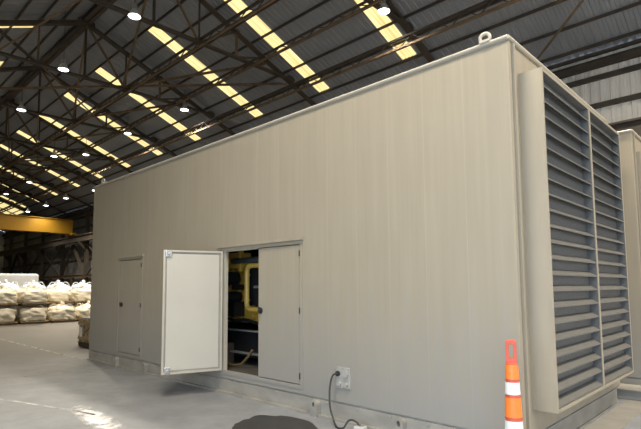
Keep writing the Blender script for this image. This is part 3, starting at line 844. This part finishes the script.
# flat grab handle with a slot
dv = Vector((CX - KX, CY - KY, 0)).normalized(); sv = Vector((dv.y, -dv.x, 0)) * -1
def ringpts(u, z0h, z1h, cut):
    return [(-u, z0h), (u, z0h), (u, z1h - cut), (u - cut, z1h), (-u + cut, z1h), (-u, z1h - cut)]
outer = ringpts(.043, .95, KH, .012)
inner = ringpts(.018, .995, KH - .035, .012)
b = MB(); vs = []
for d in (-.02, .02):
    for ring in (outer, inner):
        vs += [Vector((KX, KY, z)) + sv * u + dv * d for u, z in ring]
fs = []
for k in range(6):
    j = (k + 1) % 6
    fs += [(k, j, 6 + j, 6 + k), (12 + j, 12 + k, 18 + k, 18 + j), (j, k, 12 + k, 12 + j), (6 + k, 6 + j, 18 + j, 18 + k)]
b.add(vs, fs).build('grab_handle', M['orange'], cn, loc=KL, bevel=.005)

# cable from the socket panel
pts = [(-2.205, -.035, .565), (-2.23, -.075, .555), (-2.25, -.10, .48), (-2.245, -.13, .34), (-2.20, -.17, .19), (-2.11, -.21, .07), (-2.04, -.24, .013), (-1.96, -.26, .012),
       (-1.92, -.24, .03), (-1.90, -.20, .09), (-1.86, -.17, .105), (-1.81, -.15, .085), (-1.785, -.14, .05)]
cb = MB().tube(smooth_path(pts), .011, 8).build('power_cable', M['cable'], loc=(-2.1, -.2, 0), smooth=True)
tag(cb, 'black power cable drooping from the socket panel to the floor', 'cable')
b = MB().tube([(-1.785, -.14, .05), (-1.77, -.135, .035)], .02, 12)
b.build('strain_relief', M['gasket'], cb, loc=(-1.78, -.14, .05))
pl = MB().box(-1.83, -1.71, -.19, -.08, 0, .05).build('coupling_box', M['plug'], loc=(-1.77, -.135, 0), bevel=.012)
tag(pl, 'small white coupling box at the end of the black cable', 'connector')
MB().box(-1.81, -1.73, -.17, -.10, .05, .056).build('lid', M['grey_steel'], pl, loc=(-1.77, -.135, .05))

# dark wet patch on the concrete
poly = []
for k in range(44):
    a = 2 * math.pi * k / 44
    rr = 1 + .16 * noise.noise(Vector((math.cos(a) * 2.2, math.sin(a) * 2.2, .4))) + .07 * noise.noise(Vector((math.cos(a) * 7, math.sin(a) * 7, 3)))
    u, v = .60 * rr * math.cos(a), .44 * rr * math.sin(a)
    ca, sa = math.cos(R(-14)), math.sin(R(-14))
    poly.append((-2.55 + u * ca - v * sa, -.70 + u * sa + v * ca))
o = MB().prism(poly, 0, .003).build('oil_stain', M['wet'], loc=(-2.55, -.7, 0)); tag(o, 'dark wet stain on the concrete in front of the socket panel', 'stain', kind='stuff')
# white powder spill
pw = MB().box(-1.3, 1.3, -.3, .3, .001, .003).build('powder_spill', M['powder'])
pw.location = (-4.55, -1.96, 0); pw.rotation_euler = (0, 0, R(-4))
tag(pw, 'white powder spilt on the concrete by the white floor line', 'spill', kind='stuff')
# floor lines
def fline(pts, w, mm, label):
    b = MB()
    for (xa, ya), (xb, yb) in zip(pts[:-1], pts[1:]):
        d = Vector((xb - xa, yb - ya)).normalized() * w / 2
        b.prism([(xa - d.y, ya + d.x), (xb - d.y, yb + d.x), (xb + d.y, yb - d.x), (xa + d.y, ya - d.x)][::-1], .001, .003)
    c = pts[len(pts) // 2]
    tag(b.build('floor_line', M[mm], loc=(c[0], c[1], 0)), label, 'floor line', 'lines painted on the floor')
fline([(-22, -.11), (-9.95, -.10)], .07, 'line', 'worn cream line on the floor running to the far corner of the enclosure')
fline([(-8.6, -2.4), (-8.42, -1.05), (-8.3, -.2)], .035, 'line', 'faint crosswise line on the floor below the closed door')
fline([(-7.6, -2.78), (-6.68, -2.49), (-5.09, -1.99), (-4.7, -1.9)], .045, 'line_white', 'white line slanting across the floor at the lower left')
fline([(-3.7, -1.97), (-2.9, -2.1)], .05, 'line_white', 'short white line on the floor past the powder spill')

# wooden crate behind the far corner
t = empty('wooden_crate', (-12.6, 1.15, 0), 'narrow slatted wooden crate standing behind the far enclosure corner', 'crate')
CL = (-12.6, 1.15, 0)
b = MB()
for k in range(5): b.box(-13.1 + k * .22, -13.1 + k * .22 + .16, .86, .885, .13, .76)
b.box(-13.12, -12.05, .835, .86, .2, .29); b.box(-13.12, -12.05, .835, .86, .6, .69)
b.bar((-13.05, .85, .25), (-12.2, .85, .66), .025, .08)
b.build('slat_panel', M['wood'], t, loc=CL)
b = MB()
for k in range(3): b.box(-13.12, -13.095, .9 + k * .2, .9 + k * .2 + .15, .13, .76)
b.box(-13.15, -13.12, .88, 1.5, .2, .29); b.box(-13.15, -13.12, .88, 1.5, .6, .69)
b.build('slat_panel', M['wood'], t, loc=CL)
MB().box(-13.08, -12.06, .9, 1.48, .14, .72).build('wrapped_load', M['wood_dark'], t, loc=CL)
b = MB(); b.box(-13.15, -12.05, .87, .97, 0, .1); b.box(-13.15, -12.05, 1.4, 1.5, 0, .1); b.box(-13.15, -12.05, .85, 1.52, .1, .13)
b.build('skid', M['wood_dark'], t, loc=CL)
MB().box(-12.98, -12.8, .828, .834, .28, .55).build('paper_label', M['paper'], t, loc=CL)
o = MB().box(-13.0, -12.2, .95, 1.42, .72, .80).build('lid', M['grey_steel'], t, loc=CL, bevel=.02)

t.location.x += .22

# ------------------------------------------------------------------ bulk bags on pallets
def bag_mesh(seed, w, d, h, open_top):
    bm = bmesh.new(); bmesh.ops.create_cube(bm, size=2); bmesh.ops.subdivide_edges(bm, edges=bm.edges, cuts=15, use_grid_fill=True)
    for v in bm.verts:
        x, y, z = v.co
        p = 4.0
        n_ = (abs(x) ** p + abs(y) ** p) ** (1 / p)
        mx = max(abs(x), abs(y), 1e-6)
        f = mx / max(n_, 1e-6)
        bulge = .93 + .09 * (1 - z * z) - (.10 * max(z - .3, 0) if open_top else 0)
        q = Vector((x * f * bulge, y * f * bulge, z))
        rr = max(abs(x), abs(y))
        if z > .6: q.z -= .22 * rr ** 4 * (z - .6) * 2.5
        if z > .98 and open_top: q.z += .22 * (1 - rr)
        nn = noise.noise(Vector((q.x * 1.4 + seed * 7, q.y * 1.4, q.z * 1.8))) * .13 + noise.noise(Vector((q.x * 3.5 + seed * 3, q.y * 3.5, q.z * 5))) * .09 \
            + noise.noise(Vector((q.x * 9 + seed, q.y * 9, q.z * 7))) * .035
        q += Vector((q.x, q.y, q.z * .4)).normalized() * nn
        v.co = q
    zmin = min(v.co.z for v in bm.verts); zmax = max(v.co.z for v in bm.verts)
    r = max(max(abs(v.co.x), abs(v.co.y)) for v in bm.verts)
    for v in bm.verts:
        v.co = Vector((v.co.x / r * w / 2, v.co.y / r * d / 2, (v.co.z - zmin) / (zmax - zmin) * h))
    me = bpy.data.meshes.new('bag_body'); bm.to_mesh(me); bm.free()
    for p in me.polygons: p.use_smooth = True
    return me
def make_bag(seed, h, material, covered):
    me = bag_mesh(seed, 1.25, 1.25, h, not covered); me.materials.append(material)
    t = empty('bulk_bag', (0, 0, 0), 'bag', 'bulk bag', 'bulk bags stacked on pallets')
    o = bpy.data.objects.new('bag_body', me); COL.objects.link(o); o.parent = t
    for sx in (1, -1):
        for sy in (1, -1):
            if covered: pts = [(sx * .50, sy * .40, h - .10), (sx * .555, sy * .42, h - .22), (sx * .56, sy * .36, h - .38), (sx * .545, sy * .3, h - .22), (sx * .48, sy * .28, h - .08)]
            else: pts = [(sx * .44, sy * .44, h - .30), (sx * .40, sy * .38, h - .10), (sx * .36, sy * .28, h + .03), (sx * .30, sy * .16, h + .02), (sx * .28, sy * .10, h - .06)]
            MB().tube(smooth_path(pts, 3), .02, 6).build('lifting_strap', material, t, smooth=True)
    if not covered:
        MB().tube([(0, 0, h - .06), (.03, .02, h + .04), (.07, .03, h + .10), (.12, .02, h + .13)], [.16, .06, .10, .05], 10).build('tied_neck', material, t, smooth=True)
    return t
def make_pallet():
    t = empty('pallet', (0, 0, 0), 'pallet', 'pallet', 'wooden pallets under the bags')
    b = MB()
    for k in range(6): b.box(-.58, .58, -.58 + k * .21, -.58 + k * .21 + .12, .095, .12)
    for x in (-.56, -.05, .46): b.box(x, x + .1, -.58, .59, .085, .097)
    b.build('deck', M['wood'], t)
    for x in (-.56, -.05, .46): MB().box(x, x + .1, -.58, .58, 0, .085).build('bearer', M['wood_dark'], t)
    return t
PR = {}
for mm, h in (('bag', .72), ('bag_white', .86)):
    for cov in (True, False):
        PR[mm, cov] = [make_bag(s_ + (5 if cov else 0) + (20 if mm == 'bag_white' else 0), h, M[mm], cov) for s_ in range(3)]
pal0 = make_pallet()
used = set()
def put(proto, x, y, z, rz, label):
    if proto.name in used: o = copy_tree(proto)
    else: o = proto; used.add(proto.name)
    o.location = (x, y, z); o.rotation_euler = (0, 0, rz); o['label'] = label
    return o
cnt = 0
rowname = ['front row', 'second row', 'white back row']
colname = ['leftmost', 'second from left', 'third from left', 'fourth from left', 'fifth from left', 'sixth from left', 'seventh from left']
lev = ['bottom tier', 'second tier', 'top tier']
def stack(row, ci, x, y, tiers, mm='bag'):
    global cnt
    z = 0
    h = .72 if mm == 'bag' else .86
    for tr in range(tiers):
        put(pal0, x, y, z, random.uniform(-.03, .03), f'wooden pallet under the {colname[ci]} bulk bag, {lev[tr]}, {rowname[row]}')
        z += .121
        cnt += 1
        put(PR[mm, tr < tiers - 1][cnt % 3], x, y, z, random.choice((0, 1, 2, 3)) * math.pi / 2 + random.uniform(-.05, .05),
            f'{"white" if mm != "bag" else "cream"} woven bulk bag, {colname[ci]}, {lev[tr]} of the {rowname[row]}')
        z += h + .003
for ci, (y, n_) in enumerate(((1.63, 2), (2.95, 2), (4.25, 1), (5.52, 1))): stack(0, ci, -24.6, y, n_)
for ci, (y, n_) in enumerate(((1.9, 2), (3.2, 2), (4.45, 2), (5.75, 2), (7.05, 2))): stack(1, ci, -25.95, y, n_)
for ci, (y, n_) in enumerate(((2.5, 2), (3.75, 2), (5.0, 2), (6.25, 2), (7.5, 2))): stack(2, ci, -27.35, y, n_, 'bag_white')
for l_ in PR.values():
    for o in l_:
        if o.name not in used:
            for c in list(o.children): bpy.data.objects.remove(c)
            bpy.data.objects.remove(o)
# white sheeted stack behind the bags
def tarp():
    bm = bmesh.new(); nx, ny = 10, 40
    for (x0, x1, y0, y1) in ((-31.6, -29.9, -1.5, 4.75),):
        b = MB().box(x0, x1, y0, y1, 0, 2.52)
    me_o = b.build('sheeted_stack', M['tarp'], loc=((x0 + x1) / 2, (y0 + y1) / 2, 0), bevel=.12)
    bm.free()
    return me_o
tag(tarp(), 'long flat-topped stack under a white sheet behind the bulk bags', 'sheeted stack')
